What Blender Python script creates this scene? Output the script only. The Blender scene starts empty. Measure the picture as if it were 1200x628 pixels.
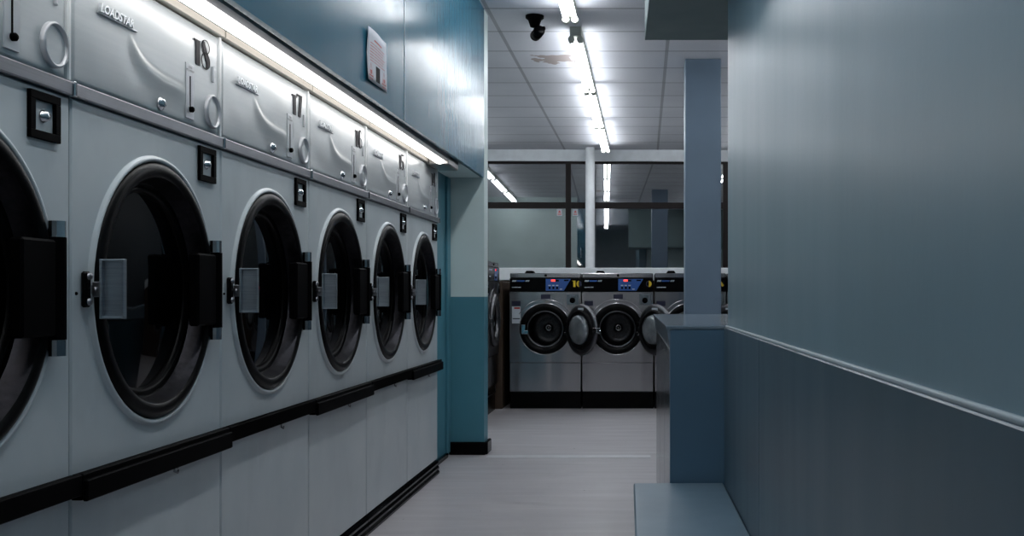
import bpy, math, random
from mathutils import Vector, Matrix
random.seed(7)
sc = bpy.context.scene
COL = sc.collection
PI = math.pi

# ------------------------------------------------------------------ helpers
def lin(c):
    out = []
    for v in c:
        v /= 255.0
        out.append(v/12.92 if v <= 0.04045 else ((v+0.055)/1.055)**2.4)
    return (*out, 1.0)

class MB:
    """collects shapes and links them as ONE mesh object"""
    def __init__(s): s.v = []; s.f = []; s.sm = []
    def add(s, vs, fs, smooth=False):
        n = len(s.v); s.v += [tuple(p) for p in vs]
        for f in fs: s.f.append([i+n for i in f]); s.sm.append(smooth)
        return s
    def box(s, x0, x1, y0, y1, z0, z1):
        vs = [(x0,y0,z0),(x1,y0,z0),(x1,y1,z0),(x0,y1,z0),(x0,y0,z1),(x1,y0,z1),(x1,y1,z1),(x0,y1,z1)]
        return s.add(vs, [(0,3,2,1),(4,5,6,7),(0,1,5,4),(1,2,6,5),(2,3,7,6),(3,0,4,7)])
    def rbox(s, x0, x1, y0, y1, z0, z1, b=0.004):
        """box with chamfered edges (all twelve)"""
        b = min(b, (x1-x0)*.45, (y1-y0)*.45, (z1-z0)*.45)
        xs, ys, zs = (x0,x1), (y0,y1), (z0,z1)
        vs = []; idx = {}
        for i in (0,1):
            for j in (0,1):
                for k in (0,1):
                    sx, sy, sz = (1,-1)[i]*b, (1,-1)[j]*b, (1,-1)[k]*b
                    for a, p in enumerate(((xs[i],ys[j]+sy,zs[k]+sz),(xs[i]+sx,ys[j],zs[k]+sz),(xs[i]+sx,ys[j]+sy,zs[k]))):
                        idx[i,j,k,a] = len(vs); vs.append(p)
        I = idx; fs = []
        for i in (0,1): fs.append([I[i,0,0,0],I[i,1,0,0],I[i,1,1,0],I[i,0,1,0]])
        for j in (0,1): fs.append([I[0,j,0,1],I[1,j,0,1],I[1,j,1,1],I[0,j,1,1]])
        for k in (0,1): fs.append([I[0,0,k,2],I[1,0,k,2],I[1,1,k,2],I[0,1,k,2]])
        for i in (0,1):
            for j in (0,1): fs.append([I[i,j,0,0],I[i,j,1,0],I[i,j,1,1],I[i,j,0,1]])
        for i in (0,1):
            for k in (0,1): fs.append([I[i,0,k,0],I[i,1,k,0],I[i,1,k,2],I[i,0,k,2]])
        for j in (0,1):
            for k in (0,1): fs.append([I[0,j,k,1],I[1,j,k,1],I[1,j,k,2],I[0,j,k,2]])
        for i in (0,1):
            for j in (0,1):
                for k in (0,1): fs.append([I[i,j,k,0],I[i,j,k,1],I[i,j,k,2]])
        return s.add(vs, fs)
    def prism(s, pts, fn, d0, d1):
        """polygon pts in 2-D, fn(a, b, d) -> xyz, extruded d0..d1"""
        n = len(pts)
        vs = [fn(a,b,d0) for a,b in pts] + [fn(a,b,d1) for a,b in pts]
        fs = [list(range(n))[::-1], [n+i for i in range(n)]] + [(i,(i+1)%n,n+(i+1)%n,n+i) for i in range(n)]
        return s.add(vs, fs)
    def lathe(s, prof, c, ax, seg=48, smooth=True, close=False):
        """profile (radius, height along axis); ax one of +x -y +y +z -z"""
        ax3, e1, e2 = {'+x':((1,0,0),(0,1,0),(0,0,1)), '-y':((0,-1,0),(1,0,0),(0,0,1)), '+y':((0,1,0),(0,0,1),(1,0,0)),
                       '+z':((0,0,1),(1,0,0),(0,1,0)), '-z':((0,0,-1),(0,1,0),(1,0,0))}[ax]
        A, E, F, C = Vector(ax3), Vector(e1), Vector(e2), Vector(c)
        vs = []; fs = []; n = len(prof)
        for r, h in prof:
            for k in range(seg):
                t = 2*PI*k/seg
                vs.append(C + A*h + (E*math.cos(t)+F*math.sin(t))*r)
        rng = range(n if close else n-1)
        for i in rng:
            a, b = i*seg, ((i+1)%n)*seg
            for k in range(seg):
                k2 = (k+1)%seg
                fs.append((a+k, a+k2, b+k2, b+k))
        s.add(vs, fs, smooth)
        return s
    def disc(s, r, c, ax, seg=48):
        n0 = len(s.v)
        s.lathe([(r,0),(r*.0001,0)], c, ax, seg, False)
        return s
    def cyl(s, r, h0, h1, c, ax, seg=24, bev=0.0):
        if bev: p = [(1e-4,h0),(r,h0),(r,h1-bev),(r-bev,h1),(1e-4,h1)]
        else: p = [(1e-4,h0),(r,h0),(r,h1),(1e-4,h1)]
        return s.lathe(p, c, ax, seg, False)
    def tube(s, pts, r, seg=10):
        pts = [Vector(p) for p in pts]; vs = []; fs = []
        up = Vector((0,0,1)); n = len(pts)
        for i, p in enumerate(pts):
            d = (pts[min(i+1,n-1)]-pts[max(i-1,0)]).normalized()
            u = up if abs(d.z) < .9 else Vector((1,0,0))
            a = d.cross(u).normalized(); b = a.cross(d)
            for k in range(seg):
                t = 2*PI*k/seg; vs.append(p+(a*math.cos(t)+b*math.sin(t))*r)
        for i in range(n-1):
            for k in range(seg):
                k2 = (k+1)%seg; fs.append((i*seg+k, i*seg+k2, (i+1)*seg+k2, (i+1)*seg+k))
        fs.append(list(range(seg))[::-1]); fs.append([(n-1)*seg+k for k in range(seg)])
        return s.add(vs, fs, True)
    def mesh(s, name, m):
        me = bpy.data.meshes.new(name); me.from_pydata(s.v, [], s.f)
        me.polygons.foreach_set('use_smooth', s.sm)
        import bmesh
        bm = bmesh.new(); bm.from_mesh(me); bmesh.ops.recalc_face_normals(bm, faces=bm.faces); bm.to_mesh(me); bm.free()
        me.materials.append(m); me.update()
        return me
    def build(s, name, m, parent=None, loc=(0,0,0)):
        o = bpy.data.objects.new(name, s.mesh(name, m)); COL.objects.link(o); o.location = loc
        if parent: o.parent = parent
        return o

def thing(name, label, cat, loc=(0,0,0), rz=0, group=None):
    o = bpy.data.objects.new(name, None); COL.objects.link(o)
    o.empty_display_size = .05
    o.location = loc; o.rotation_euler = (0,0,rz); return tag(o, label, cat, group)
def tag(o, label, cat, group=None):
    o['label'] = label; o['category'] = cat
    if group: o['group'] = group
    return o
def struct(name, mb, m, parent=None, loc=(0,0,0), rz=0):
    o = mb.build(name, m, parent, loc)
    if not parent: o['kind'] = 'structure'; o.rotation_euler = (0,0,rz)
    return o
def copy_tree(o, parent=None):
    c = o.copy(); COL.objects.link(c)
    if parent: c.parent = parent
    for ch in list(o.children): copy_tree(ch, c)
    return c

def text_mesh(name, txt, size, mat4, m, extrude=0.0, align='LEFT', shear=0.0, bold=0.0, sx=1.0):
    cu = bpy.data.curves.new(name, 'FONT'); cu.body = txt; cu.size = size; cu.extrude = extrude
    cu.align_x = align; cu.shear = shear; cu.offset = bold; cu.resolution_u = 3
    o = bpy.data.objects.new(name, cu); COL.objects.link(o)
    bpy.context.view_layer.update()
    me = bpy.data.meshes.new_from_object(o.evaluated_get(bpy.context.evaluated_depsgraph_get()))
    COL.objects.unlink(o); bpy.data.objects.remove(o)
    me.transform(mat4 @ Matrix.Diagonal((sx,1,1,1)))
    me.materials.clear(); me.materials.append(m); me.name = name
    return me
def link_mesh(name, me, parent, loc=(0,0,0)):
    o = bpy.data.objects.new(name, me); COL.objects.link(o); o.parent = parent; o.location = loc; return o
# text on a wall facing +x: reading direction +y, up z
FACE_PX = Matrix(((0,0,1,0),(1,0,0,0),(0,1,0,0),(0,0,0,1)))
# text on a face facing -y: reading +x, up z
FACE_NY = Matrix(((1,0,0,0),(0,0,-1,0),(0,1,0,0),(0,0,0,1)))

# ------------------------------------------------------------------ materials
class NT:
    def __init__(s, name):
        s.m = bpy.data.materials.new(name); s.m.use_nodes = True
        s.t = s.m.node_tree; s.b = s.t.nodes['Principled BSDF']; s.out = s.t.nodes['Material Output']
    def n(s, typ, **kw):
        nd = s.t.nodes.new(typ)
        for k, v in kw.items(): setattr(nd, k, v)
        return nd
    def l(s, a, b): s.t.links.new(a, b)
    def coords(s, scale=(1,1,1), loc=(0,0,0)):
        g = s.n('ShaderNodeNewGeometry'); mp = s.n('ShaderNodeMapping')
        mp.inputs['Scale'].default_value = scale; mp.inputs['Location'].default_value = loc
        s.l(g.outputs['Position'], mp.inputs['Vector']); return mp.outputs[0]
    def noise(s, scale, vec=None, detail=3, rough=.5):
        nd = s.n('ShaderNodeTexNoise'); nd.inputs['Scale'].default_value = scale
        nd.inputs['Detail'].default_value = detail; nd.inputs['Roughness'].default_value = rough
        if vec is not None: s.l(vec, nd.inputs['Vector'])
        return nd.outputs['Fac']
    def ramp(s, fac, stops):
        r = s.n('ShaderNodeValToRGB'); e = r.color_ramp.elements
        e[0].position, e[0].color = stops[0]; e[1].position, e[1].color = stops[1]
        for p, c in stops[2:]:
            x = e.new(p); x.color = c
        s.l(fac, r.inputs[0]); return r.outputs[0]
    def mathn(s, op, a, b=None):
        nd = s.n('ShaderNodeMath', operation=op)
        for i, v in enumerate((a, b)):
            if v is None: continue
            if isinstance(v, (int, float)): nd.inputs[i].default_value = v
            else: s.l(v, nd.inputs[i])
        return nd.outputs[0]
    def mix(s, fac, a, b):
        nd = s.n('ShaderNodeMix', data_type='RGBA')
        for i, v in ((0,fac),(6,a),(7,b)):
            if isinstance(v, (int, float)): nd.inputs[i].default_value = v
            elif isinstance(v, tuple): nd.inputs[i].default_value = v
            else: s.l(v, nd.inputs[i])
        return nd.outputs[2]
    def bump(s, h, strength, dist=.01, prev=None):
        b = s.n('ShaderNodeBump'); b.inputs['Strength'].default_value = strength; b.inputs['Distance'].default_value = dist
        s.l(h, b.inputs['Height'])
        if prev is not None: s.l(prev, b.inputs['Normal'])
        s.l(b.outputs[0], s.b.inputs['Normal']); return b.outputs[0]
    def set(s, color=None, rough=None, metal=None, spec=None, ior=None, coat=None):
        I = s.b.inputs
        if color is not None: I['Base Color'].default_value = lin(color) if max(color[:3]) > 1.0 or len(color) == 3 else color
        if rough is not None: I['Roughness'].default_value = rough
        if metal is not None: I['Metallic'].default_value = metal
        if spec is not None: I['Specular IOR Level'].default_value = spec
        if ior is not None: I['IOR'].default_value = ior
        if coat is not None: I['Coat Weight'].default_value = coat; I['Coat Roughness'].default_value = .15
        return s

def simple(name, color, rough=.5, metal=0., spec=.5, var=.06, vscale=9., bump=0., bscale=60.):
    t = NT(name).set(color, rough, metal, spec)
    v = t.coords()
    c = lin(color); d = tuple(x*(1-var) for x in c[:3])+(1,); e = tuple(min(1,x*(1+var)) for x in c[:3])+(1,)
    t.l(t.ramp(t.noise(vscale, v), [(.3,d),(.7,e)]), t.b.inputs['Base Color'])
    if bump: t.bump(t.noise(bscale, v), bump, .002)
    return t.m

def emit(name, color, strength):
    m = bpy.data.materials.new(name); m.use_nodes = True; t = m.node_tree
    t.nodes.remove(t.nodes['Principled BSDF'])
    e = t.nodes.new('ShaderNodeEmission'); e.inputs[0].default_value = (*color,1); e.inputs[1].default_value = strength
    t.links.new(e.outputs[0], t.nodes['Material Output'].inputs[0]); return m

def brushed(name, color, rough, stretch, var=.12, wave=0., aniso=0., rv=1.0, wst=(2.6,2.6,2.6)):
    t = NT(name).set(color, rough, 1.0)
    t.b.inputs['Anisotropic'].default_value = aniso
    if aniso:
        t.b.inputs['Anisotropic Rotation'].default_value = .25
        tg = t.n('ShaderNodeTangent', direction_type='RADIAL', axis='Z'); t.l(tg.outputs[0], t.b.inputs['Tangent'])
    v = t.coords(stretch)
    f = t.noise(1.0, v, 4, .6)
    c = lin(color)
    t.l(t.ramp(f, [(.3,tuple(x*(1-var) for x in c[:3])+(1,)),(.7,tuple(min(1,x*(1+var)) for x in c[:3])+(1,))]), t.b.inputs['Base Color'])
    t.l(t.ramp(f, [(.3,(rough*(1-.15*rv),)*3+(1,)),(.7,(rough*(1+.2*rv),)*3+(1,))]), t.b.inputs['Roughness'])
    nb = t.bump(f, .008, .0005)
    if wave:
        t.bump(t.noise(1.0, t.coords(wst), 1, .4), wave, .06, nb)
    return t.m

M = {}
def enamel():
    t = NT('dryer_enamel').set((186,194,198), .3, 0, .5)
    v = t.coords()
    c = t.ramp(t.noise(3.2, v, 4, .55), [(.3,lin((178,188,193))),(.7,lin((194,201,204)))])
    # water-mark like stains low down on the panels
    st = t.noise(5.0, t.coords((1,1,.45)), 5, .6)
    c2 = t.mix(t.mathn('MULTIPLY', t.ramp(st, [(.56,(0,0,0,1)),(.64,(1,1,1,1))]), .16), c, lin((150,158,164)))
    t.l(c2, t.b.inputs['Base Color'])
    t.bump(t.noise(2.3, v, 1, .4), .12, .05)
    return t.m
M['enamel'] = enamel()
def satin_panel():
    t = NT('control_panel_silver').set((190,198,202), .24, .0, .6)
    v = t.coords((14,2.0,90))
    f = t.noise(1.0, v, 3)
    t.l(t.ramp(f, [(.3,lin((190,198,203))),(.7,lin((197,204,208)))]), t.b.inputs['Base Color'])
    a = t.bump(t.noise(4.0, t.coords((1,1,1.4)), 1.0, .4), .22, .03)
    return t.m
M['panel'] = satin_panel()
M['edge'] = simple('dryer_edge_highlight', (236,240,242), .3, .0)  # near-white so the highlight on the panel edge is in the colour
M['badge'] = simple('polished_badge', (222,226,230), .28, .6, var=.02)
M['plate'] = simple('pale_metal_plate', (206,210,216), .35, .3, var=.03)
M['trim'] = brushed('anodised_trim', (140,142,148), .38, (3,3,160))
M['lip'] = simple('pale_steel_lip', (214,208,196), .4, .2, var=.03)
M['chrome'] = simple('chrome', (205,210,215), .12, 1.0, var=.03)
M['handle_metal'] = brushed('handle_metal', (150,160,168), .42, (12,12,260), .16)
M['black'] = simple('black_plastic', (4,4,5), .55, 0, .02, .15)
M['blackgloss'] = simple('black_gloss', (4,4,5), .25, 0, .08, .1)
M['door_black'] = simple('door_black', (5,5,6), .36, 0, .09, .15, 40, .15, 300)
M['door_inner'] = brushed('door_inner_steel', (50,50,54), .38, (60,60,60), .3)
M['gap'] = simple('dark_gap', (16,17,19), .8)
M['body'] = simple('dryer_body', (70,75,80), .6)
M['ink'] = simple('number_ink', (30,31,38), .6, 0, .2)
def dark_glass():
    t = NT('dark_door_glass').set((3,3,4), .03, 0, .5); t.b.inputs['IOR'].default_value = 1.4
    v = t.coords(); t.l(t.ramp(t.noise(2, v), [(.3,lin((2,2,3))),(.7,lin((4,5,6)))]), t.b.inputs['Base Color'])
    return t.m
M['glass'] = dark_glass()
def gloss_paint(name, color, rough, streak, sscale=(30,30,1.6), var=.06, spec=.5, orange=.12, blotch=0):
    t = NT(name).set(color, rough, 0, spec)
    c = lin(color); v = t.coords()
    col = t.ramp(t.noise(2.5, v, 4), [(.3,tuple(x*(1-var) for x in c[:3])+(1,)),(.7,tuple(min(1,x*(1+var)) for x in c[:3])+(1,))])
    t.l(col, t.b.inputs['Base Color'])
    f = t.noise(1.0, t.coords(sscale), 3, .55)
    a = t.bump(f, streak, .006)
    t.bump(t.noise(55, v, 3), orange, .003, a)
    t.l(t.ramp(t.noise(1.0, t.coords((8,8,1.2)), 4), [(.3,(rough*.92,)*3+(1,)),(.75,(min(1,rough*1.1),)*3+(1,))]), t.b.inputs['Roughness'])
    return t.m
M['teal_gloss'] = gloss_paint('teal_gloss_paint', (40,98,120), .2, .10, (40,40,1.3), .04, .085, .06)
M['teal'] = gloss_paint('teal_paint', (68,124,140), .42, .15)
M['pale'] = gloss_paint('pale_green_paint', (204,220,219), .45, .12)
M['wall_right'] = gloss_paint('grey_green_wall_paint', (126,150,160), .31, .07, (12,12,.8), .04, .42, .05)
M['dado'] = gloss_paint('slate_dado_paint', (66,86,98), .38, .0, orange=.02)
M['bead'] = gloss_paint('pale_bead_paint', (150,165,172), .4, .05)
M['trim2'] = brushed('brushed_end_box', (170,168,166), .3, (3,3,40), .08)
M['housing'] = simple('grey_lamp_housing', (176,176,180), .35, .2)
M['bead2'] = simple('pale_threshold', (196,197,200), .4)
M['pillar'] = gloss_paint('slate_pillar_paint', (96,114,132), .45, .05, orange=.05)
M['soffit'] = gloss_paint('green_grey_soffit_paint', (100,120,120), .5, .05, orange=.05)
M['bench'] = gloss_paint('bench_laminate', (106,128,142), .34, .0, orange=.01)
M['counter'] = gloss_paint('counter_laminate', (112,126,138), .16, .0, orange=.0, var=.01)
M['endpanel'] = gloss_paint('counter_end_panel', (80,110,132), .42, .0, orange=.02)
M['white'] = simple('white_paint', (232,236,240), .45)
M['offwhite'] = simple('cream_batten', (188,190,180), .5)
M['far'] = simple('dark_slate_wall_paint', (44,52,58), .5)
M['rear'] = simple('rear_wall_paint', (186,196,198), .5)
M['frame'] = simple('dark_brown_frame', (20,14,14), .5, 0, .2)
M['wood'] = NT('brown_wood').set((58,42,28), .6).m
M['steel'] = brushed('washer_steel', (156,155,158), .22, (2,2,60), .015, .10, aniso=.6, rv=.05, wst=(6,6,.3))
M['steel_dark'] = brushed('washer_door_steel', (96,97,100), .33, (40,40,40), .1)
M['steel_front'] = brushed('counter_steel', (150,152,156), .2, (2,2,80), .03, rv=.1)
M['drum'] = brushed('drum_steel', (60,60,62), .35, (70,70,70), .3)
M['plate2'] = brushed('coin_box_steel', (120,128,134), .35, (3,3,80), .05)
M['navy'] = simple('navy_label', (22,26,52), .4)
M['blue'] = simple('blue_panel', (44,84,150), .35)
M['label_white'] = simple('label_white', (190,198,206), .5)
M['red'] = simple('red_print', (170,50,40), .5)
M['pinkred'] = simple('faded_red_print', (196,96,98), .6)
M['yellow'] = simple('yellow_print', (200,170,30), .45)
M['greytext'] = simple('grey_print', (150,155,160), .6)
M['paper'] = simple('paper', (206,210,218), .7, bump=.1, bscale=20)
M['photo'] = simple('dark_print', (14,15,19), .7, 0, .1, var=.6, vscale=60)
M['led'] = emit('red_led', (1.0,.06,.04), 2.2)
M['tube'] = emit('fluorescent_tube', (.92,.955,1.0), 25.0)
M['trough'] = emit('trough_tube', (1.0,.97,.94), 5.2)

def floor_mat():
    t = NT('grey_vinyl_floor').set((184,184,186), .32, 0, .5)
    v = t.coords()
    f = t.noise(1.0, t.coords((1.2,9,1)), 5, .6)
    c = t.ramp(f, [(.25,lin((166,163,166))),(.75,lin((180,177,180)))])
    # scuffs and dirt specks
    sp = t.noise(26, v, 2, .5)
    c = t.mix(t.ramp(sp, [(.74,(0,0,0,1)),(.78,(1,1,1,1))]), c, lin((90,90,94)))
    t.l(c, t.b.inputs['Base Color'])
    t.l(t.ramp(t.noise(1.0, t.coords((2,14,1)), 4), [(.3,(.28,)*3+(1,)),(.7,(.45,)*3+(1,))]), t.b.inputs['Roughness'])
    t.bump(t.noise(1.0, t.coords((3,20,1)), 3), .03, .003)
    return t.m
M['floor'] = floor_mat()

def ceiling_mat():
    t = NT('ceiling_tiles').set((170,174,182), .75, 0, .3)
    g = t.n('ShaderNodeNewGeometry'); sep = t.n('ShaderNodeSeparateXYZ'); t.l(g.outputs['Position'], sep.inputs[0])
    def line(out, off, per, w):
        a = t.mathn('SUBTRACT', out, off); a = t.mathn('DIVIDE', a, per); a = t.mathn('FRACT', a)
        a = t.mathn('SUBTRACT', a, .5); a = t.mathn('ABSOLUTE', a)       # .5 on the line
        return t.mathn('GREATER_THAN', a, .5-w/per/2)
    lx = line(sep.outputs[0], .173, 1.2, .026); ly = line(sep.outputs[1], 6.92, .607, .016)
    ln = t.mathn('MAXIMUM', t.mathn('MULTIPLY', lx, .55), ly)
    v = t.coords()
    pin = t.ramp(t.noise(150, v, 2), [(.62,(0,0,0,1)),(.68,(1,1,1,1))])
    base = t.ramp(t.noise(1.7, v, 3), [(.3,lin((210,212,219))),(.7,lin((220,222,228)))])
    c = t.mix(t.mathn('MULTIPLY', pin, .35), base, lin((95,98,106)))
    # per-tile tint
    cell = t.n('ShaderNodeTexWhiteNoise', noise_dimensions='2D'); cv = t.n('ShaderNodeCombineXYZ')
    fx = t.mathn('FLOOR', t.mathn('DIVIDE', t.mathn('SUBTRACT', sep.outputs[0], .173), 1.2))
    fy = t.mathn('FLOOR', t.mathn('DIVIDE', t.mathn('SUBTRACT', sep.outputs[1], 6.92), .607))
    t.l(fx, cv.inputs[0]); t.l(fy, cv.inputs[1]); t.l(cv.outputs[0], cell.inputs['Vector'])
    c = t.mix(t.mathn('MULTIPLY', cell.outputs['Value'], .16), c, lin((186,189,196)))
    # brown water stain with a ragged outline on one tile
    d = t.n('ShaderNodeVectorMath', operation='DISTANCE')
    mp = t.coords((1/.20,1/.17,0), (.71/.20,-8.42/.17,0)); t.l(mp, d.inputs[0])
    rag = t.mathn('ADD', d.outputs['Value'], t.mathn('MULTIPLY', t.mathn('SUBTRACT', t.noise(9, v, 3), .5), 2.6))
    sm = t.ramp(rag, [(.80,(1,1,1,1)),(.84,(0,0,0,1))])
    c = t.mix(t.mathn('MULTIPLY', sm, .75), c, lin((140,122,112)))
    c = t.mix(t.mathn('MULTIPLY', ln, .8), c, lin((74,77,84)))
    t.l(c, t.b.inputs['Base Color'])
    t.bump(t.mathn('SUBTRACT', 1.0, ln), .5, .006)
    return t.m
M['ceiling'] = ceiling_mat()

def window_glass():
    m = bpy.data.materials.new('reflective_window_glass'); m.use_nodes = True; t = m.node_tree
    t.nodes.remove(t.nodes['Principled BSDF'])
    mx = t.nodes.new('ShaderNodeMixShader'); g = t.nodes.new('ShaderNodeBsdfGlossy'); tr = t.nodes.new('ShaderNodeBsdfTransparent')
    g.inputs['Roughness'].default_value = .015; g.inputs['Color'].default_value = (.96,.95,.97,1)
    tr.inputs[0].default_value = (.5,.55,.55,1); mx.inputs[0].default_value = .32
    t.links.new(tr.outputs[0], mx.inputs[1]); t.links.new(g.outputs[0], mx.inputs[2])
    t.links.new(mx.outputs[0], t.nodes['Material Output'].inputs[0]); return m
M['window'] = window_glass()

# ------------------------------------------------------------------ camera
CAM_Z = 1.05
cam = bpy.data.cameras.new('camera'); co = bpy.data.objects.new('camera', cam); COL.objects.link(co)
co.location = (0,0,CAM_Z); co.rotation_euler = (PI/2,0,0)
cam.sensor_width = 36; cam.lens = 36*1240/1200
cam.shift_x = (600-755)/1200; cam.shift_y = (345-314)/1200
cam.clip_start = .02
sc.camera = co

# ------------------------------------------------------------------ the room
CEIL = 2.92
YB, YF = -3.2, 13.9
XL, XR = -4.0, 2.6
struct('floor', MB().box(XL-.2, XR+.2, YB-.2, YF+1.0, -.12, 0), M['floor'])
struct('ceiling', MB().box(XL-.2, XR+.2, YB-.2, YF+1.0, CEIL, CEIL+.12), M['ceiling'])
struct('wall_rear', MB().box(XL-.2, XR+.2, YB-.15, YB, 0, CEIL), M['rear'])
struct('wall_left', MB().box(XL-.15, XL, YB, YF+.6, 0, CEIL), M['pale'])
struct('wall_far_right', MB().box(XR, XR+.15, YB, YF+.6, 0, CEIL), M['far'])
struct('wall_behind_dryers', MB().box(-2.15, -2.0, YB, 6.94, 0, CEIL), M['pale'])
# stub wall past the dryers: pale above, teal below, black skirting
struct('wall_partition', MB().box(XL, -1.05, 6.94, 7.10, 1.035, CEIL), M['pale'])
struct('wall_partition_dado', MB().box(XL, -1.05, 6.94, 7.10, 0, 1.035), M['teal'])
bb = MB()
bb.rbox(-1.275, -1.036, 6.915, 6.9395, 0, .085, .006); bb.rbox(-1.0495, -1.026, 6.9395, 7.112, 0, .085, .006)
struct('baseboard_partition', bb, M['blackgloss'])
# teal closing board between the last dryer and the stub wall
tb = MB().box(-2.0, -1.283, 6.225, 6.939, 0, CEIL)
struct('trim_1', tb, M['teal'])
struct('trim_2', MB().rbox(-1.2825, -1.268, 6.82, 6.935, .02, 1.81, .003), M['teal'])
struct('baseboard_left', MB().rbox(-1.2825, -1.262, 6.235, 6.815, 0, .03, .003), M['blackgloss'])
# teal bulkhead above the dryers, its lower edge rising a little
bk = MB()
def bulk(y0, y1, b0, b1, x=-1.05):
    vs = [(-2.0,y0,b0),(x,y0,b0),(x,y1,b1),(-2.0,y1,b1),(-2.0,y0,CEIL),(x,y0,CEIL),(x,y1,CEIL),(-2.0,y1,CEIL)]
    return MB().add(vs, [(0,3,2,1),(4,5,6,7),(0,1,5,4),(1,2,6,5),(2,3,7,6),(3,0,4,7)])
# hollow below so the lamp trough can sit behind the front board
B0 = lambda y: 1.793 + (y-1.0)*.0042
fb = MB()
def board(y0, y1, x0=-1.072, x1=-1.05):
    vs = [(x0,y0,B0(y0)),(x1,y0,B0(y0)),(x1,y1,B0(y1)),(x0,y1,B0(y1)),(x0,y0,CEIL),(x1,y0,CEIL),(x1,y1,CEIL),(x0,y1,CEIL)]
    fb.add(vs, [(0,3,2,1),(4,5,6,7),(0,1,5,4),(1,2,6,5),(2,3,7,6),(3,0,4,7)])
board(YB, 4.626); board(4.632, 6.935)
struct('wall_bulkhead', fb, M['teal_gloss'])
struct('trim_3', MB().box(-1.056, -1.0485, 4.624, 4.634, B0(4.63), CEIL), M['bead'])
struct('trim_4', MB().box(-2.0, -1.073, YB, 6.935, 1.90, 1.93), M['teal'])      # underside board over the lamps
struct('trim_5', MB().box(-1.9, -1.073, 6.222, 6.935, 1.815, 1.83), M['pale'])

# right-hand wall, dado panels and bead (one degree off the camera axis)
RZ = -.0165*-1
def rot_pt(p, a=0.0165):   # about (0.266, 3.37): keeps the wall end where it stands
    x, y = p[0]-.266, p[1]-3.37
    return (.266 + x*math.cos(a) - y*math.sin(a), 3.37 + x*math.sin(a) + y*math.cos(a))
def rot_mb(mb, a=0.0165):
    mb.v = [(*rot_pt(p, a), p[2]) for p in mb.v]; return mb
struct('wall_right', rot_mb(MB().rbox(.266, .42, YB-.1, 3.37, .5, CEIL, .006)), M['wall_right'])
struct('wall_right_dado', rot_mb(MB().rbox(.254, .42, YB-.1, 2.482, 0, .945, .002).rbox(.254, .42, 2.484, 3.366, 0, .945, .002)), M['dado'])
struct('trim_6', rot_mb(MB().tube([(.262, YB, .9475), (.262, 3.368, .9475)], .0045, 12)), M['bead'])
struct('wall_return', MB().box(.44, XR, 3.2, 3.34, 0, CEIL), M['pale'])
# low duct box over the wall end
struct('wall_duct_box', MB().prism([(.002,4.31),(.043,2.7),(XR,2.7),(XR,4.31)], lambda a,b,d: (a,b,d), 2.086, CEIL), M['soffit'])
struct('trim_10', MB().rbox(-1.02, .04, 6.80, 6.90, .0002, .003, .0008), M['bead2'])
struct('pillar', MB().rbox(.325, .61, 8.4, 8.685, 0, CEIL, .004), M['pillar'])

# far wall: window over a low wall, turned about one degree like in the place
WY, WA = 13.72, .0185
def wtf(o): o.location = (0, WY, 0); o.rotation_euler = (0,0,WA); return o
lw = wtf(struct('wall_front', MB().box(-4.2, 2.8, 0, .18, 0, 1.0), M['pale'])); lw.rotation_euler = (0,0,WA)
bm_ = wtf(struct('trim_7', MB().box(-4.2, 2.8, -.03, .18, 2.775, CEIL), M['white'])); bm_.rotation_euler = (0,0,WA)
win = bpy.data.objects.new('window_1', None); COL.objects.link(win); win['kind'] = 'structure'; wtf(win)
fr = MB()
MX = [-3.05, -.985, 1.06]
fr.box(-4.2, 2.8, .02, .09, 2.745, 2.775).box(-4.2, 2.8, .02, .09, 1.0, 1.05)
for x in MX: fr.box(x-.034, x+.034, .015, .085, 1.05, 2.745)
ed = [-4.2]+MX+[2.8]
for i in range(4):
    fr.box(ed[i]+.0345, ed[i+1]-.0345, .018, .082, 2.165, 2.245)
fr.build('window_frame', M['frame'], win)
for i in range(4):
    for z0, z1 in ((1.052,2.163),(2.247,2.743)):
        MB().box(ed[i]+.036, ed[i+1]-.036, .045, .051, z0, z1).build('pane', M['window'], win)
struct('pole', MB().cyl(.06, 0, CEIL-.001, (-.69, 13.48, 0), '+z', 32), M['white'])
for k, (x, z) in enumerate(((-1.10, 2.115), (-.895, 2.115), (1.19, 2.12))):
    nm = ('white warning sticker on the window pane, left of the dark mullion',
          'white warning sticker on the window pane, between mullion and white pole',
          'white warning sticker on the window pane beyond the slate pillar')[k]
    s = MB().box(x-.033, x+.033, .040, .043, z-.045, z+.045).build('window_sticker', M['label_white'])
    tag(s, nm, 'sticker', 'stickers on the window'); wtf(s)
    p = MB().prism([(x-.02,z-.005),(x+.02,z-.005),(x,z+.03)], lambda a,b,d: (a,d,b), .0385, .0395)
    p.box(x-.024, x+.024, .0385, .0395, z-.03, z-.018)
    p.build('printed_mark', M['pinkred'], s)

# service partition behind the washers: white cap on a brown board
struct('wall_service', MB().box(-1.45, 2.5, 10.66, 10.95, 0, 1.19), M['wood'])
struct('trim_8', MB().rbox(-1.46, 2.5, 10.645, 10.965, 1.195, 1.318, .004), M['white'])
struct('trim_9', MB().rbox(-1.42, -1.30, 9.70, 10.62, 0, 1.17, .004), M['wood'])

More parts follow.
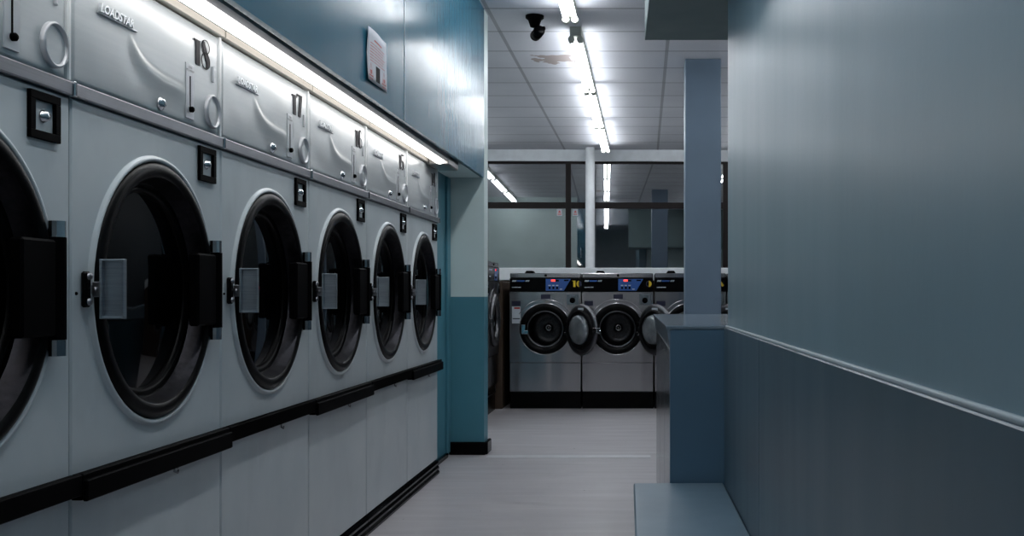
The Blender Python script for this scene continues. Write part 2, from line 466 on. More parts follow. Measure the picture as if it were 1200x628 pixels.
# ------------------------------------------------------------------ ceiling fluorescent lights
def make_fixture(L):
    root = thing('fluorescent_light', '', 'ceiling light', (0,0,CEIL))
    h = L/2
    MB().rbox(-.040, .040, -h+.004, h-.004, -.066, -.0005, .004).build('batten', M['offwhite'], root)
    for s in (-1, 1):
        MB().lathe([(1e-4,-h+.06),(.0135,-h+.06),(.0135,h-.06),(1e-4,h-.06)], (s*.030,0,-.084), '+y', 10).build('tube', M['tube'], root)
    for e in (-1, 1):
        y0, y1 = sorted((e*(h-.064), e*(h-.006)))
        for s in (-1, 1):
            m = MB(); pts = []
            for k in range(9):
                a = PI + PI*k/8
                pts.append((s*.030+.024*math.cos(a), -.084+.024*math.sin(a)))
            pts += [(s*.030+.012, -.0665), (s*.030-.012, -.0665)]
            m.prism(pts, lambda a,b,d: (a,d,b), y0, y1)
            m.build('lamp_holder', M['offwhite'], root)
    return root
fixA = make_fixture(1.94)
rows = []
for i, yc in enumerate((8.35, 10.30, 12.25)):
    rows.append((-.48, yc, ('bare twin tube ceiling light, nearest of the run past the black security camera',
                            'bare twin tube ceiling light in the middle of the run toward the window',
                            'bare twin tube ceiling light at the window end of the middle run')[i]))
for i, yc in enumerate((5.95, 3.95, 1.95, -.05)):
    rows.append((-.48, yc, ('bare twin tube ceiling light cut by the photo\'s top edge, beside the black security camera',
                            'bare twin tube ceiling light over the aisle beside the teal bulkhead notice',
                            'bare twin tube ceiling light over the aisle above dryer 19',
                            'bare twin tube ceiling light behind the viewer, last of the middle run')[i]))
for i, yc in enumerate((8.10, 10.10, 12.10)):
    rows.append((-2.25, yc, ('twin tube ceiling light of the left-hand run, against the stub wall',
                             'twin tube ceiling light midway along the left-hand run seen in the window reflection',
                             'twin tube ceiling light of the left-hand run nearest the window')[i]))
for i, yc in enumerate((6.0, 8.2, 10.3, 12.4)):
    rows.append((1.30, yc, ('twin tube ceiling light of the right-hand run, next to the duct box',
                            'twin tube ceiling light of the right-hand run, level with the slate pillar',
                            'twin tube ceiling light of the right-hand run over the steel washers',
                            'twin tube ceiling light of the right-hand run nearest the window')[i]))
for i, (x, y, lb) in enumerate(rows):
    o = fixA if i == 0 else copy_tree(fixA)
    o.location = (x, y, CEIL); o['label'] = lb; o['category'] = 'ceiling light'; o['group'] = 'fluorescent ceiling lights'

# ------------------------------------------------------------------ lamp trough above the dryers
tr = thing('trough_light', 'long glowing lamp trough with steel housing above the row of white dryers', 'light', (0,3.7,1.79))
dz = lambda z: z-1.79
ya, yb = -2.45, 2.16       # relative to 3.7 -> 1.25 .. 6.12
pr = [(-1.203,1.845),(-1.19,1.812)]
hs = MB()
hs.prism([(-1.20,1.88),(-1.083,1.88),(-1.083,1.797),(-1.1045,1.7895),(-1.1045,1.797),(-1.088,1.803),(-1.088,1.874),(-1.20,1.874)],
         lambda a,b,d: (a,d,dz(b)), ya, yb)
hs.build('housing', M['housing'], tr)
for k in range(2):
    yy0 = ya + (yb-ya)*k/2+.002; yy1 = ya + (yb-ya)*(k+1)/2-.002
    dfm = MB(); n = 10; prof = []
    for i in range(n+1):
        a = PI + PI*i/n
        prof.append((-1.132+.028*math.cos(a), 1.792+.020*math.sin(a)))
    dfm.prism(prof, lambda a,b,d: (a,d,dz(b)), yy0, yy1)
    dfm.build('diffuser', M['trough'], tr)
ec = MB(); ec.rbox(-1.196, -1.083, yb+.001, yb+.30, dz(1.770), dz(1.873), .006)
ec.build('end_cap', M['trim2'], tr)

# ------------------------------------------------------------------ tumble dryers
W = .795
PX = lambda a, b, d: (d, a, b)          # (along, up, out)
def circle_pts(cx, cz, rx, rz, n=40, a0=0, a1=2*PI):
    return [(cx+rx*math.cos(a0+(a1-a0)*i/n), cz+rz*math.sin(a0+(a1-a0)*i/n)) for i in range(n+1)]
def ring_poly(mb, cx, cz, ro, ri, sq=1.0, a0=0, a1=2*PI, d0=.0, d1=.002, n=28, sh=0.0):
    """band between two ellipses; sh shifts the inner one sideways so the band swells on one side"""
    o = circle_pts(cx, cz, ro*sq, ro, n, a0, a1); i = circle_pts(cx+sh, cz, ri[0], ri[1], n, a0, a1)
    for k in range(n):
        mb.prism([o[k], o[k+1], i[k+1], i[k]], PX, d0, d1)
def digit(mb, ch, u0, z0, w, h, fn=None, d0=.0, d1=.0015):
    P = lambda pts: mb.prism([(u0+a*w, z0+b*h) for a, b in pts], fn or PX, d0, d1)
    def arc(cx, cz, rox, roz, rix, riz, shx=0, a0=0, a1=360, n=26):
        for k in range(n):
            t0, t1 = math.radians(a0+(a1-a0)*k/n), math.radians(a0+(a1-a0)*(k+1)/n)
            P([(cx+rox*math.cos(t0), cz+roz*math.sin(t0)), (cx+rox*math.cos(t1), cz+roz*math.sin(t1)),
               (cx+shx+rix*math.cos(t1), cz+riz*math.sin(t1)), (cx+shx+rix*math.cos(t0), cz+riz*math.sin(t0))])
    if ch == '1':
        P([(.30,1),(.98,1),(.98,0),(.30,0)]); P([(0,1),(.30,1),(.30,.93),(0,.93)])
    elif ch == '8':
        arc(.5,.77,.46,.25,.40,.225); arc(.5,.27,.50,.29,.43,.26)
        P([(.06,.86),(.16,.94),(.36,.93),(.98,.30),(.94,.12),(.70,.02),(.56,.06),(.62,.22)])
    elif ch == '7':
        P([(0,1),(1,1),(1,.92),(0,.92)]); P([(0,.92),(.07,.92),(.07,.80),(0,.80)]); P([(.58,.92),(1,.92),(.70,0),(.28,0)])
    elif ch == '6':
        arc(.5,.5,.5,.5,.24,.47,.20,35,325); arc(.56,.28,.44,.28,.34,.25,.02)
    elif ch == '5':
        P([(.05,1),(.95,1),(.95,.93),(.05,.93)]); P([(.05,.93),(.17,.93),(.17,.46),(.05,.46)])
        arc(.45,.30,.55,.30,.25,.27,-.16,-150,128)
    elif ch == '4':
        P([(.48,1),(.92,1),(.92,0),(.48,0)]); P([(.44,1),(.48,1),(.48,.88),(.06,.27),(0,.27),(0,.31)]); P([(0,.31),(1,.31),(1,.25),(0,.25)])
    elif ch == '9':
        arc(.5,.5,.5,.5,.24,.47,-.20,-145,145); arc(.44,.72,.44,.28,.34,.25,-.02)
    elif ch == '0':
        arc(.5,.5,.5,.5,.26,.46,.0)

def make_number(txt):
    mb = MB(); u = .607
    for ch in txt:
        w = .040 if ch == '1' else .058
        hh = .068 if ch == '1' else .078
        digit(mb, ch, u, 1.673, w, hh); u += w + .008
    return mb.mesh('unit_number', M['ink'])

DC, DZ, DR = .40, 1.06, .318
def make_dryer():
    root = thing('tumble_dryer', '', 'tumble dryer')
    MB().box(-.74, -.060, .002, W-.002, .0, 1.784).build('body', M['body'], root)
    # enamel door panel with a round opening
    seg = 72
    fp = MB(); y0, y1, z0, z1 = .0035, W-.0035, .66, 1.468
    def sq(t):
        c, s = math.cos(t), math.sin(t)
        k = min(((y1-DC) if c > 0 else (DC-y0))/max(abs(c),1e-6), ((z1-DZ) if s > 0 else (DZ-z0))/max(abs(s),1e-6))
        return DC+c*k, DZ+s*k
    ts = sorted([2*PI*i/seg for i in range(seg)] + [math.atan2(z-DZ, y-DC)%(2*PI) for y in (y0,y1) for z in (z0,z1)])
    n = len(ts); vs = []; R0 = .334
    for t in ts: a, b = sq(t); vs.append((-.022, a, b))
    for t in ts: a, b = sq(t); vs.append((-.004, a, b))
    for t in ts:
        a, b = sq(t); a2 = a-.004*(1 if a > y1-1e-4 else -1 if a < y0+1e-4 else 0); b2 = b-.004*(1 if b > z1-1e-4 else -1 if b < z0+1e-4 else 0)
        vs.append((0, a2, b2))
    rp = [(R0,0.0),(R0-.004,.008),(R0-.010,.010),(R0-.015,.007),(R0-.017,-.022)]
    for r, p in rp:
        for t in ts: vs.append((p, DC+r*math.cos(t), DZ+r*math.sin(t)))
    fs = []
    for L in range(2+len(rp)):
        for k in range(n):
            fs.append((L*n+k, L*n+(k+1)%n, (L+1)*n+(k+1)%n, (L+1)*n+k))
    fp.add(vs, fs)
    fp.sm = [False]*(3*n) + [True]*(n*(len(rp)-1))
    fp.build('front_panel', M['enamel'], root)
    MB().rbox(-.022, 0, .0035, W-.0035, .085, .655, .004).build('lower_panel', M['enamel'], root)
    # control panel, gently dished
    cp = MB(); nu, nz = 96, 44; u0, u1, z0, z1 = .0045, W-.0155, 1.500, 1.782
    vs = []
    for j in range(nz+1):
        for i in range(nu+1):
            a, b = i/nu, j/nz
            e = min(a,1-a)*(u1-u0); f = min(b,1-b)*(z1-z0)
            rim = -.005*max(0,1-min(e,f)/.010)**2
            u, z = u0+(u1-u0)*a, z0+(z1-z0)*b
            # the sheet is creased along a soft S below the badge
            zc = 1.596 + .075*math.exp(-max(0,u-.25)/.06)
            win = max(0,min(1,(u-.235)/.05))*max(0,min(1,(.60-u)/.10)); win = win*win*(3-2*win)
            dd = zc-z; cr = .0050*win/(1+math.exp(max(-40,min(40,-dd/.0034))))*math.exp(-(max(0,dd)/.035)**2)
            vs.append((rim + .0022*math.sin(PI*a)*math.sin(PI*b) + cr, u, z))
    fs = [(j*(nu+1)+i, j*(nu+1)+i+1, (j+1)*(nu+1)+i+1, (j+1)*(nu+1)+i) for j in range(nz) for i in range(nu)]
    cp.add(vs, fs, True); cp.box(-.022, -.0055, u0, u1, z0, z1)
    cpo = cp.build('control_panel', M['panel'], root)
    MB().rbox(-.02, .004, W-.0145, W-.0015, 1.5, 1.786, .003).build('edge_highlight', M['edge'], root)  # thin strip whose bright colour stands for light caught on the panel edge
    # control panel fittings
    me = text_mesh('brand_badge', 'LOADSTAR', .0285, Matrix.Translation((.0075,.104,1.678)) @ FACE_PX, M['badge'], .0035, shear=.25, bold=.0008, sx=1.06)
    bd = link_mesh('brand_badge', me, cpo)
    MB().rbox(.002, .0065, .104, .285, 1.6745, 1.6785, .001).build('badge_bar', M['badge'], cpo)
    link_mesh('unit_number', make_number('18'), cpo, (.0024,0,0))
    MB().rbox(.0005, .0045, .556, .606, 1.518, 1.665, .001).build('coin_plate', M['plate'], cpo)
    MB().box(.004, .0052, .578, .584, 1.545, 1.632).lathe([(1e-4,.004),(.008,.004),(.008,.012),(.005,.015),(1e-4,.015)], (0,.581,1.543), '+x', 16).build('coin_slot', M['black'], cpo)
    link_mesh('plate_lettering', text_mesh('plate_lettering', 'COIN\nMECHANISM', .0085, Matrix.Translation((.0048,.581,1.652)) @ FACE_PX, M['ink'], align='CENTER'), cpo)
    MB().lathe([(.0165,.0),(.0165,.004),(.011,.008),(.009,.012),(1e-4,.013)], (.002,.412,1.5285), '+x', 20).build('key_lock', M['chrome'], cpo)
    MB().rbox(.0, .0065, .728, .738, 1.645, 1.69, .002).build('indicator_slot', M['plate'], cpo)
    MB().lathe([(.047,.0),(.047,.008),(.0435,.012),(.0405,.010),(.039,.002)], (0,.727,1.562), '+x', 40).build('dial_ring', M['plate'], cpo)
    MB().disc(.0395, (.0045,.727,1.562), '+x', 32).build('dial_face', M['panel'], cpo)
    # anodised strip between the panels with a clip at its far end
    ts_ = MB().rbox(-.01, .013, -.001, W-.012, 1.468, 1.498, .003).build('trim_strip', M['trim'], root)
    MB().rbox(-.01, .0165, W-.0115, W-.0012, 1.467, 1.4995, .002).build('joint_clip', M['chrome'], ts_)
    # lit steel lip along the top
    MB().rbox(.010, .015, .004, W-.006, 1.7855, 1.806, .001).box(-.05, .0105, .004, W-.006, 1.7875, 1.790).build('top_lip', M['lip'], root)
    # round door
    c = (0, DC, DZ)
    dr = MB().lathe([(DR-.004,-.02),(DR,.004),(DR-.006,.012),(DR-.016,.016),(DR-.034,.014),(DR-.037,.011)], c, '+x', 72).build('door', M['door_black'], root)
    MB().lathe([(DR-.037,.011),(DR-.041,-.002),(DR-.052,-.030)], c, '+x', 72).build('door_recess', M['door_inner'], dr)
    MB().lathe([(DR-.050,-.032),(DR-.056,-.036),(DR-.062,-.031),(DR-.072,-.031),(DR-.076,-.044)], c, '+x', 72).build('glass_gasket', M['door_black'], dr)
    g = MB().lathe([(DR-.072,-.043),(.20,-.039),(.14,-.035),(.07,-.033),(1e-4,-.032)], c, '+x', 64)
    g.build('door_glass', M['glass'], dr)
    # pull handle: a rimmed plate standing out from the door edge
    hy = .072; h = MB()
    h.box(.030, .082, hy, hy+.004, .997, 1.127)
    h.rbox(.030, .036, hy-.012, hy+.004, .997, 1.127, .001).rbox(.0785, .082, hy-.010, hy+.004, .997, 1.127, .001)
    h.rbox(.036, .0785, hy-.010, hy+.004, 1.1225, 1.127, .001).rbox(.036, .0785, hy-.010, hy+.004, .997, 1.0015, .001)
    h.build('handle', M['handle_metal'], dr)
    MB().rbox(.010, .0295, hy-.004, hy+.03, 1.044, 1.078, .002).rbox(.004, .013, hy-.002, hy+.022, 1.050, 1.072, .002).lathe([(.006,0),(.006,.004),(1e-4,.005)], (.018,hy-.004,1.061), '-y', 12).build('handle_bracket', M['trim'], dr)
    lp = MB().rbox(.0005, .014, .038, .060, 1.022, 1.100, .004).build('latch_plate', M['blackgloss'], root)
    for zz in (1.034, 1.089):
        MB().lathe([(.008,0),(.007,.005),(1e-4,.006)], (.0138,.049,zz), '+x', 12).build('bolt', M['trim'], lp)
    MB().lathe([(.004,0),(.003,.003),(1e-4,.004)], (0,.022,1.052), '+x', 10).build('panel_screw', M['black'], root)
    # hinge at the far side
    MB().rbox(.006, .034, DC+.165, DC+.283, .966, 1.160, .005).build('hinge_arm', M['black'], dr)
    hp = (.022, DC+.303, 0)
    hg = MB().lathe([(1e-4,.958),(.0185,.958),(.0185,1.166),(1e-4,1.166)], hp, '+z', 24, False).build('hinge', M['black'], root)
    for za, zb in ((.925,.9575),(1.1665,1.199)):
        hc = MB().lathe([(1e-4,za),(.017,za),(.017,zb),(1e-4,zb)], hp, '+z', 12, False); hc.rbox(0, .006, hp[1]-.022, hp[1]+.018, za, zb, .001)
        hc.build('hinge_cap', M['chrome'], hg)
    # square black frame with push button
    q0, q1, r0, r1 = .636, .744, 1.361, 1.456
    bf = MB()
    for a0, a1, b0, b1 in ((q0,q1,r0,r0+.017),(q0,q1,r1-.017,r1),(q0,q0+.018,r0+.017,r1-.017),(q1-.018,q1,r0+.017,r1-.017)):
        bf.rbox(.0002, .009, a0, a1, b0, b1, .001)
    bfo = bf.build('button_frame', M['black'], root)
    MB().lathe([(.013,.0),(.013,.004),(.010,.006),(.009,.013),(1e-4,.014)], (.0,.690,1.409), '+x', 20).build('push_button', M['chrome'], bfo)
    return root

def rail(fwd):
    """black bumper channel standing off the panels"""
    m = MB(); p, z = (.036, .611) if fwd else (.027, .624)
    a, b = .0015, W-.0015
    m.rbox(p-.012, p, a, b, z, z+.046, .003)
    m.rbox(0.0005, p-.0122, a, b, z+.034, z+.044, .002).rbox(0.0005, p-.0122, a, b, z+.002, z+.010, .002)
    return m.mesh('bumper_rail', M['black'])
def kick():
    m = MB()
    for k in range(3):
        z = .002+k*.026
        m.prism([(-.022,z),(.014-.003*k,z),(.014-.003*k,z+.010),(.002,z+.024),(-.022,z+.024)], lambda a,b,d: (a,d,b), .003, W-.003)
    return m.mesh('kick_strip', M['blackgloss'])
def hook():
    return MB().tube([(.028,.46,.624),(.028,.46,.612),(.032,.47,.606),(.03,.478,.612)], .0028, 6).mesh('rail_clip', M['trim'])

proto = make_dryer()
rm = {True: rail(True), False: rail(False)}; km = kick(); hm = hook()
names = ['19','18','17','16','15','14']
labels = ['white tumble dryer cut by the photo\'s left edge, just before dryer 18',
          'white tumble dryer marked 18, its whole round black door nearest to the viewer',
          'white tumble dryer marked 17, between dryers 18 and 16',
          'white tumble dryer marked 16, between dryers 17 and 15',
          'white tumble dryer marked 15, second from the teal wall end',
          'white tumble dryer marked 14, last of the row beside the teal wall end']
for i, (n_, lb) in enumerate(zip(names, labels)):
    d = proto if i == 0 else copy_tree(proto)
    d.location = (-1.215, 1.445+W*i, 0); tag(d, lb, 'tumble dryer', 'tumble dryers in the row')
    ro = link_mesh('bumper_rail', rm[i%2 == 1], d); link_mesh('rail_clip', hm, ro, (-.012, 0, 0 if i%2 == 0 else -.013))
    link_mesh('kick_strip', km, d)
    if i:
        nm = make_number(n_)
        for p in d.children:
            for q in p.children:
                if q.name.startswith('unit_number'): q.data = nm
for p in proto.children:
    for q in p.children:
        if q.name.startswith('unit_number'): q.data = make_number('19')

# ------------------------------------------------------------------ steel washers
NY = lambda a, b, d: (a, -d, b)
WW = .657
def make_washer(lift=0.0, door=True):
    L = lift
    root = thing('washing_machine', '', 'washing machine')
    CX, CZ = .325, .733+L
    bo = MB().box(.006, .012, .03, .90, .155, 1.2+L).box(WW-.012, WW-.006, .03, .90, .155, 1.2+L)
    bo.box(.0125, WW-.0125, .88, .90, .155, 1.2+L).box(.0125, WW-.0125, .03, .8795, .155, .165)
    bo.build('body', M['steel_dark'], root)
    MB().rbox(.003, WW-.003, .035, .88, 0, .158+L, .003).build('base', M['blackgloss'], root)
    MB().rbox(.003, WW-.003, 0, .028, .162+L, .424+L, .003).build('lower_panel', M['steel'], root)
    # steel front with round opening
    f = MB(); x0, x1, z0, z1 = .003, WW-.003, .427+L, 1.072+L
    def sq(t):
        c, s = math.cos(t), math.sin(t)
        k = min(((x1-CX) if c > 0 else (CX-x0))/max(abs(c),1e-6), ((z1-CZ) if s > 0 else (CZ-z0))/max(abs(s),1e-6))
        return CX+c*k, CZ+s*k
    ts = sorted([2*PI*i/64 for i in range(64)] + [math.atan2(z-CZ, x-CX)%(2*PI) for x in (x0,x1) for z in (z0,z1)])
    n = len(ts); vs = [(*sq(t),) for t in ts]; vs = [(a,.028,b) for a,b in vs] + [(a,0,b) for a,b in vs]
    prof = [(.240,0),(.238,-.005),(.233,-.006),(.230,-.002),(.228,.02)]
    for r, p in prof:
        vs += [(CX+r*math.cos(t), p, CZ+r*math.sin(t)) for t in ts]
    fs = [(q*n+k, q*n+(k+1)%n, (q+1)*n+(k+1)%n, (q+1)*n+k) for q in range(1+len(prof)) for k in range(n)]
    f.add(vs, fs); f.sm = [False]*(2*n)+[True]*(n*(len(prof)-1))
    f.tube([(CX+.272*math.cos(math.radians(q)), .001, CZ+.272*math.sin(math.radians(q))) for q in range(30,151,5)], .0045, 8)
    f.build('front_panel', M['steel' if door else 'steel_dark'], root)
    # opening: black seal ring, steel ring, drum with hub
    ob = MB().lathe([(.230,.0),(.226,.006),(.175,.004),(.168,-.02)], (CX,0,CZ), '-y', 56).build('door_seal', M['door_black'], root)
    MB().lathe([(.170,-.012),(.166,-.004),(.158,-.006),(.152,-.028)], (CX,0,CZ), '-y', 56).build('seal_ring', M['steel_dark'], ob)
    if door:
        dm = MB().lathe([(.153,-.025),(.165,-.06),(.17,-.10),(.165,-.40),(.10,-.41),(.045,-.405)], (CX,0,CZ), '-y', 48).build('drum', M['drum'], root)
        MB().lathe([(.046,-.405),(.034,-.385),(.030,-.38),(.016,-.38),(.012,-.39),(1e-4,-.39)], (CX,0,CZ), '-y', 28).build('drum_hub', M['steel'], dm)
    MB().rbox(CX-.215, CX-.205+.03, -.022, -.002, CZ-.045, CZ+.04, .004).rbox(CX-.19, CX-.15, -.03, -.004, CZ-.045, CZ-.012, .004).build('door_catch', M['chrome'], root)
    # control fascia
    fa = MB().rbox(.003, WW-.003, -.004, .028, 1.074+L, 1.198+L, .002).build('control_fascia', M['blackgloss'], root)
    d0, d1 = .0042, .0052
    zt = lambda y: 1.05+(345-y)/128.0+L
    xt = lambda x: (x-597)/128.0
    MB().prism([(xt(639.7),zt(340.6)),(xt(661),zt(340.6)),(xt(669),zt(326.8)),(xt(639.7),zt(326.8))], NY, d0, d1).build('keypad_panel', M['blue'], fa)
    MB().box(xt(646), xt(650.8), -.0062, -.0054, zt(329.8), zt(327.6)).build('red_display', M['led'], fa)
    MB().box(xt(650.9), xt(655), -.0062, -.0054, zt(329.8), zt(327.6)).box(xt(661), xt(666.5), -.0060, -.0054, zt(329.4), zt(327.6)).build('dark_display', M['photo'], fa)
    kb = MB(); kw = MB()
    for xx in (644.2, 648.6, 653):
        kb.rbox(xt(xx-1.2), xt(xx+1.2), -.0075, -.0054, zt(338.6), zt(336), .0005); kw.box(xt(xx-1.5), xt(xx+1.4), -.0062, -.0054, zt(335), zt(333.8))
    kw.box(xt(656), xt(659), -.0062, -.0054, zt(339.4), zt(338.2))
    kb.build('keypad_buttons', M['black'], fa); kw.build('keypad_lettering', M['label_white'], fa)
    lg = MB(); sl = lambda a, b, z0_, z1_: lg.prism([(a,z0_),(b,z0_),(b+.008,z1_),(a+.008,z1_)], NY, d0, d1)
    for k in range(3): sl(xt(600)+k*.013, xt(600)+k*.013+.009, zt(330), zt(328.2))
    for k in range(3): sl(xt(615.6)+k*.012, xt(615.6)+k*.012+.008, zt(330), zt(328.2))
    for k in range(8): lg.box(xt(600)+k*.0105, xt(600)+k*.0105+.008, -d1, -d0, zt(337.1), zt(336.1))
    lg.build('fascia_lettering', M['label_white'], fa)
    MB().prism([(xt(605.6),zt(330)),(xt(614.4),zt(330)),(xt(615.2),zt(328.3)),(xt(606.2),zt(328.3))], NY, d0, d1).build('fascia_stripe', M['blue'], fa)
    # top rail with a dark stud, and the black cap behind
    tp = MB().rbox(.003, WW-.003, .002, .90, 1.2+L, 1.245+L, .006).build('top_rail', M['steel'], root)
    MB().lathe([(.012,0),(.012,.006),(1e-4,.008)], (.332,.002,1.224+L), '-y', 14).build('rail_stud', M['black'], tp)
    MB().prism([(.112,1.246),(.205,1.246),(.188,1.272),(.13,1.272)], lambda a,b,d: (a,d,b+L), .22, .36).build('vent_cap', M['black'], root)
    # coin box, stickers
    cb = MB().rbox(xt(664.3), xt(678), -.008, -.0005, zt(357), zt(344.3), .002).build('coin_box', M['plate2'], root)
    MB().lathe([(.026,.0),(.026,.005),(.018,.010),(1e-4,.010)], (xt(671),-.008,zt(352)), '-y', 24).build('coin_dial', M['black'], cb)
    MB().rbox(xt(668), xt(674.4), -.013, -.008, zt(349), zt(346.4), .001).build('coin_slide', M['chrome'], cb)
    MB().box(xt(634), xt(645), -.0015, -.0004, zt(350.2), zt(345)).build('blue_sticker', M['navy'], root)
    MB().box(xt(599.7), xt(610), -.0015, -.0004, zt(358.2), zt(352.7)).build('blue_sticker', M['navy'], root)
    return root

def add_instruction_label(root, L=0.0):
    zt = lambda y: 1.05+(345-y)/128.0+L
    xt = lambda x: (x-597)/128.0
    s = MB().box(xt(600), xt(610.2), -.0016, -.0004, zt(379), zt(359.2)).build('instruction_label', M['label_white'], root)
    MB().box(xt(602.5), xt(609.4), -.0024, -.0017, zt(362), zt(360)).build('red_heading', M['red'], s)
    MB().box(xt(600.8), xt(609.4), -.0024, -.0017, zt(374), zt(372.8)).build('blue_line', M['navy'], s)

def make_door(root, L=0.0, ang=130):
    CZ = .733+L; R = .232
    pivot = (.325+.20, -.012, CZ)
    d = MB()
    c = (-.232, 0, 0)
    d.lathe([(.150,-.006),(.158,.016),(.205,.022),(.228,.012),(.232,0),(.228,-.012),(.200,-.018),(.158,-.018)], c, '-y', 56)
    do = d.build('door', M['steel_dark'], root, pivot)
    do.rotation_euler = (0,0,math.radians(ang))
    MB().lathe([(.182,-.016),(.176,-.032),(.155,-.038),(.136,-.030),(.134,-.02)], c, '-y', 56).build('door_gasket', M['door_black'], do)
    # glass bowl bulging into the machine
    MB().lathe([(.136,-.02),(.133,-.040),(.122,-.058),(.095,-.070),(.05,-.076),(1e-4,-.078)], c, '-y', 48).build('door_bowl', M['bowl'], do)
    MB().rbox(-.487, -.425, -.014, .03, -.022, .022, .005).build('door_handle', M['chrome'], do)
    MB().box(c[0]-.05, c[0]+.03, .0185, .0205, .168, .196).build('door_sticker', M['label_white'], do)
    for zz in (-.045, .045):
        MB().rbox(-.03, .025, -.016, .014, zz-.018, zz+.018, .003).build('door_hinge', M['chrome'], do)
    return do
def bowl():
    t = NT('door_bowl_glass').set((120,126,132), .12, .35, .8)
    t.l(t.ramp(t.noise(6, t.coords()), [(.3,lin((70,76,82))),(.7,lin((140,146,150)))]), t.b.inputs['Base Color'])
    return t.m
M['bowl'] = bowl()

wl = ['stainless steel washing machine marked 10 in yellow, door swung open, leftmost of the back row',
      'stainless steel washing machine marked 9 in yellow, door swung open, second of the back row',
      'stainless steel washing machine marked 8 in yellow, partly hidden behind the slate pillar',
      'stainless steel washing machine at the right end of the back row, behind the right wall']
def washer_number(txt, L=0.0):
    a, b = MB(), MB()
    xt = lambda x: (x-597)/128.0
    zt = lambda y: 1.05+(345-y)/128.0+L
    z0 = zt(336.2); h = zt(328.9)-z0
    D = dict(fn=NY, d0=.0042, d1=.0052)
    if txt == '10':
        digit(a, '1', xt(670.8), z0, .030, h, **D); x = xt(675.6)
        for k in range(14):
            for mb, a0, a1 in ((a, 90, 270), (b, -90, 90)):
                t0, t1 = math.radians(a0+(a1-a0)*k/14), math.radians(a0+(a1-a0)*(k+1)/14)
                ri = .018 if mb is a else .021
                mb.prism([(x+.024+.024*math.cos(t0), z0+h/2+h/2*math.sin(t0)), (x+.024+.024*math.cos(t1), z0+h/2+h/2*math.sin(t1)),
                          (x+.024+.004*math.cos(t1), z0+h/2+.4*h*math.sin(t1)), (x+.024+.004*math.cos(t0), z0+h/2+.4*h*math.sin(t0))], NY, .0042, .0052)
    else:
        cx = xt(675.5)
        if txt == '8':
            digit(b, '8', cx-.026, z0, .052, h, **D)
            a.prism([(cx-.024,z0+h*.9),(cx-.004,z0+h*.97),(cx+.026,z0+h*.25),(cx+.008,z0+h*.04)], NY, .0053, .0060)
        else:
            for k in range(14):
                for mb, a0, a1 in ((b, 90, 270), (a, -90, 90)):
                    t0, t1 = math.radians(a0+(a1-a0)*k/14), math.radians(a0+(a1-a0)*(k+1)/14)
                    ri = .002 if mb is a else .019
                    mb.prism([(cx+.026*math.cos(t0), z0+h/2+h/2*math.sin(t0)), (cx+.026*math.cos(t1), z0+h/2+h/2*math.sin(t1)),
                              (cx+ri*math.cos(t1), z0+h/2+ri*math.sin(t1)), (cx+ri*math.cos(t0), z0+h/2+ri*math.sin(t0))], NY, .0042, .0052)
    return a, b
pw = make_washer(); make_door(pw)
spots = [-1.236+.664*i for i in range(4)]
for i, x in enumerate(spots):
    o = pw if i == 0 else copy_tree(pw)
    o.location = (x, 9.70, 0); tag(o, wl[i], 'washing machine', 'steel washers in the back row')
for i, o in enumerate([x for x in bpy.data.objects if x.name.startswith('washing_machine')]):
    if i == 0: add_instruction_label(o)
    fa = [c for c in o.children if c.name.startswith('control_fascia')][0]
    if i < 3:
        a, b = washer_number(('10','9','8')[i])
        a.build('unit_number', M['yellow'], fa); b.build('number_navy', M['navy'], fa)  # yellow and dark blue parts of the two-tone printed number
# two taller machines seen edge-on along the left side
pl = make_washer(.09, door=False)
make_door(pl, .09, 0)
wl2 = ['tall dark front-loading washer seen edge-on past the teal stub wall, the nearer one',
       'tall dark front-loading washer seen edge-on at the brown corner board, the farther one']
for i in range(2):
    o = pl if i == 0 else copy_tree(pl)
    o.rotation_euler = (0,0,PI/2); o.location = (-1.325, 8.335+.662*i, 0)
    tag(o, wl2[i], 'washing machine', 'washers along the left side')

# ------------------------------------------------------------------ counter, bench
ct = thing('counter_cabinet', 'waist-high counter cabinet with slate end panel and steel front, below the pillar', 'counter', (0,0,0))
def rb(mb, a=.012):   # turn about its near corner
    out = []
    for x, y, z in mb.v:
        dx, dy = x-.07, y-3.385
        out.append((.07+dx*math.cos(a)-dy*math.sin(a), 3.385+dx*math.sin(a)+dy*math.cos(a), z))
    mb.v = out; return mb
Y0, Y1 = 3.385, 5.40
rb(MB().rbox(.070, .95, Y0-.002, Y1, .938, .950, .002)).build('worktop', M['counter'], ct)
rb(MB().rbox(.082, .95, Y0, Y0+.018, 0, .9375, .002)).build('end_panel', M['endpanel'], ct)
rb(MB().prism([(.0725,.9375),(.09,.9375),(.09,.875),(.083,.875)], lambda a,b,d: (a,d,b), Y0+.0005, Y1)).build('fascia', M['counter'], ct)
rb(MB().box(.11, .95, Y0+.019, Y1, .08, .937)).build('carcass', M['gap'], ct)
n = 3
for k in range(n):
    a0 = Y0+.022+(Y1-Y0-.022)*k/n+.004; a1 = Y0+.022+(Y1-Y0-.022)*(k+1)/n-.004
    rb(MB().rbox(.086, .109, a0, a1, .10, .870, .004)).build('door', M['steel_front'], ct)
rb(MB().box(.10, .95, Y0+.019, Y1, 0, .079)).build('plinth', M['black'], ct)

bn = thing('bench', 'low slate-blue bench seat along the right wall, against the counter end', 'bench', (0,0,0))
rot_mb(MB().rbox(-.034, .252, 1.0, 3.372, .418, .450, .004)).build('seat', M['bench'], bn)
rot_mb(MB().rbox(.02, .036, 1.03, 3.36, .06, .417, .003)).build('apron', M['bench'], bn)
for yy in (1.06, 2.2, 3.33):
    rot_mb(MB().rbox(.037, .25, yy-.02, yy+.02, 0, .417, .003)).build('leg', M['bench'], bn)

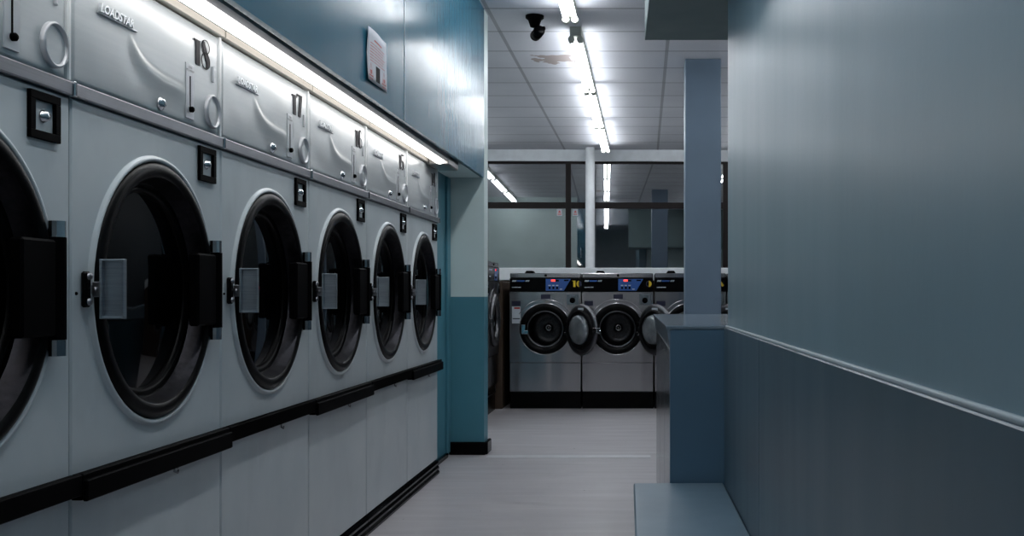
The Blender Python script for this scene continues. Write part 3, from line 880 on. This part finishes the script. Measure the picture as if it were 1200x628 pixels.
# ------------------------------------------------------------------ notice, camera
nt = MB()
vs = []; nu, nv = 12, 8
for j in range(nv+1):
    for i in range(nu+1):
        a, b = i/nu, j/nv
        out = .004 + .010*(1-a)**2*abs(b-.5)*1.2 + .004*math.sin(a*5)*b
        vs.append((-1.0495+out, 3.985+.315*a, 1.862+.008*a+.20*b))
nt.add(vs, [(j*(nu+1)+i, j*(nu+1)+i+1, (j+1)*(nu+1)+i+1, (j+1)*(nu+1)+i) for j in range(nv) for i in range(nu)], True)
ns = nt.build('notice_sheet', M['paper']); tag(ns, 'white paper notice with red warning triangles taped on the teal bulkhead', 'notice')
sol = ns.modifiers.new('thickness', 'SOLIDIFY'); sol.thickness = .0006; sol.offset = -1
def nsurf(a, b, lift=.0012):
    out = .004 + .010*(1-a)**2*abs(b-.5)*1.2 + .004*math.sin(a*5)*b
    return (-1.0495+out+lift, 3.985+.315*a, 1.862+.008*a+.20*b)
def patch(mb, pts):
    mb.add([nsurf(a,b) for a,b in pts], [list(range(len(pts)))])
def strip(mb, a0, a1, b0, b1, n=8):
    for k in range(n):
        p, q = a0+(a1-a0)*k/n, a0+(a1-a0)*(k+1)/n
        patch(mb, [(p,b0),(q,b0),(q,b1),(p,b1)])
tx = MB()
strip(tx, .28, .72, .80, .83)
for k in range(7):
    for w0, w1 in ((.12,.30),(.32,.45),(.47,.66),(.68,.88-.05*(k%3))):
        strip(tx, w0, w1, .73-k*.055, .743-k*.055, 3)
tx.build('printed_text', M['pinkred'], ns)
for a in (.16, .84):
    wt = MB()
    patch(wt, [(a-.11,.10),(a+.11,.10),(a+.085,.125),(a-.085,.125)])
    patch(wt, [(a-.11,.10),(a-.085,.125),(a-.005,.33),(a,.37)])
    patch(wt, [(a+.11,.10),(a,.37),(a+.005,.33),(a+.085,.125)])
    patch(wt, [(a-.035,.14),(a+.035,.14),(a+.035,.22),(a-.035,.22)])
    strip(wt, a-.09, a+.09, .045, .065, 3)
    wt.build('warning_triangle', M['red'], ns)
ph = MB(); strip(ph, .40, .62, .06, .36, 5); ph.build('printed_picture', M['photo'], ns)

cc = thing('security_camera', 'small black security camera fixed to the tiled ceiling', 'camera', (-.735,7.10,CEIL))
MB().lathe([(1e-4,0),(.062,0),(.062,.016),(.055,.022),(.045,.030),(.030,.075),(1e-4,.085)], (0,0,-.0005), '-z', 28).build('mount', M['black'], cc)
MB().tube([(0,0,-.06),(.015,-.01,-.085),(.03,-.02,-.10)], .016, 12).build('bracket', M['black'], cc)
cbd = MB().tube([(.0,.03,-.128),(.02,-.02,-.125),(.035,-.07,-.122)], .036, 18).build('housing', M['black'], cc)
MB().lathe([(.036,0),(.039,.006),(.030,.012),(1e-4,.014)], (.036,-.07,-.122), '-y', 20).build('lens', M['blackgloss'], cbd)
MB().rbox(.03, .075, -.06, -.02, -.105, -.085, .004).build('cable_box', M['black'], cc)

# ------------------------------------------------------------------ world, view
w = bpy.data.worlds.new('night'); sc.world = w; w.use_nodes = True
w.node_tree.nodes['Background'].inputs[0].default_value = (.012,.016,.02,1); w.node_tree.nodes['Background'].inputs[1].default_value = .5
sc.view_settings.view_transform = 'Standard'; sc.view_settings.look = 'None'
sc.view_settings.exposure = 0.12; sc.view_settings.gamma = 1.0; sc.view_settings.use_curve_mapping = False
sc.cycles.max_bounces = 10; sc.cycles.diffuse_bounces = 5; sc.cycles.glossy_bounces = 5
sc.cycles.caustics_reflective = False; sc.cycles.sample_clamp_indirect = 4.0
sc.cycles.use_denoising = True
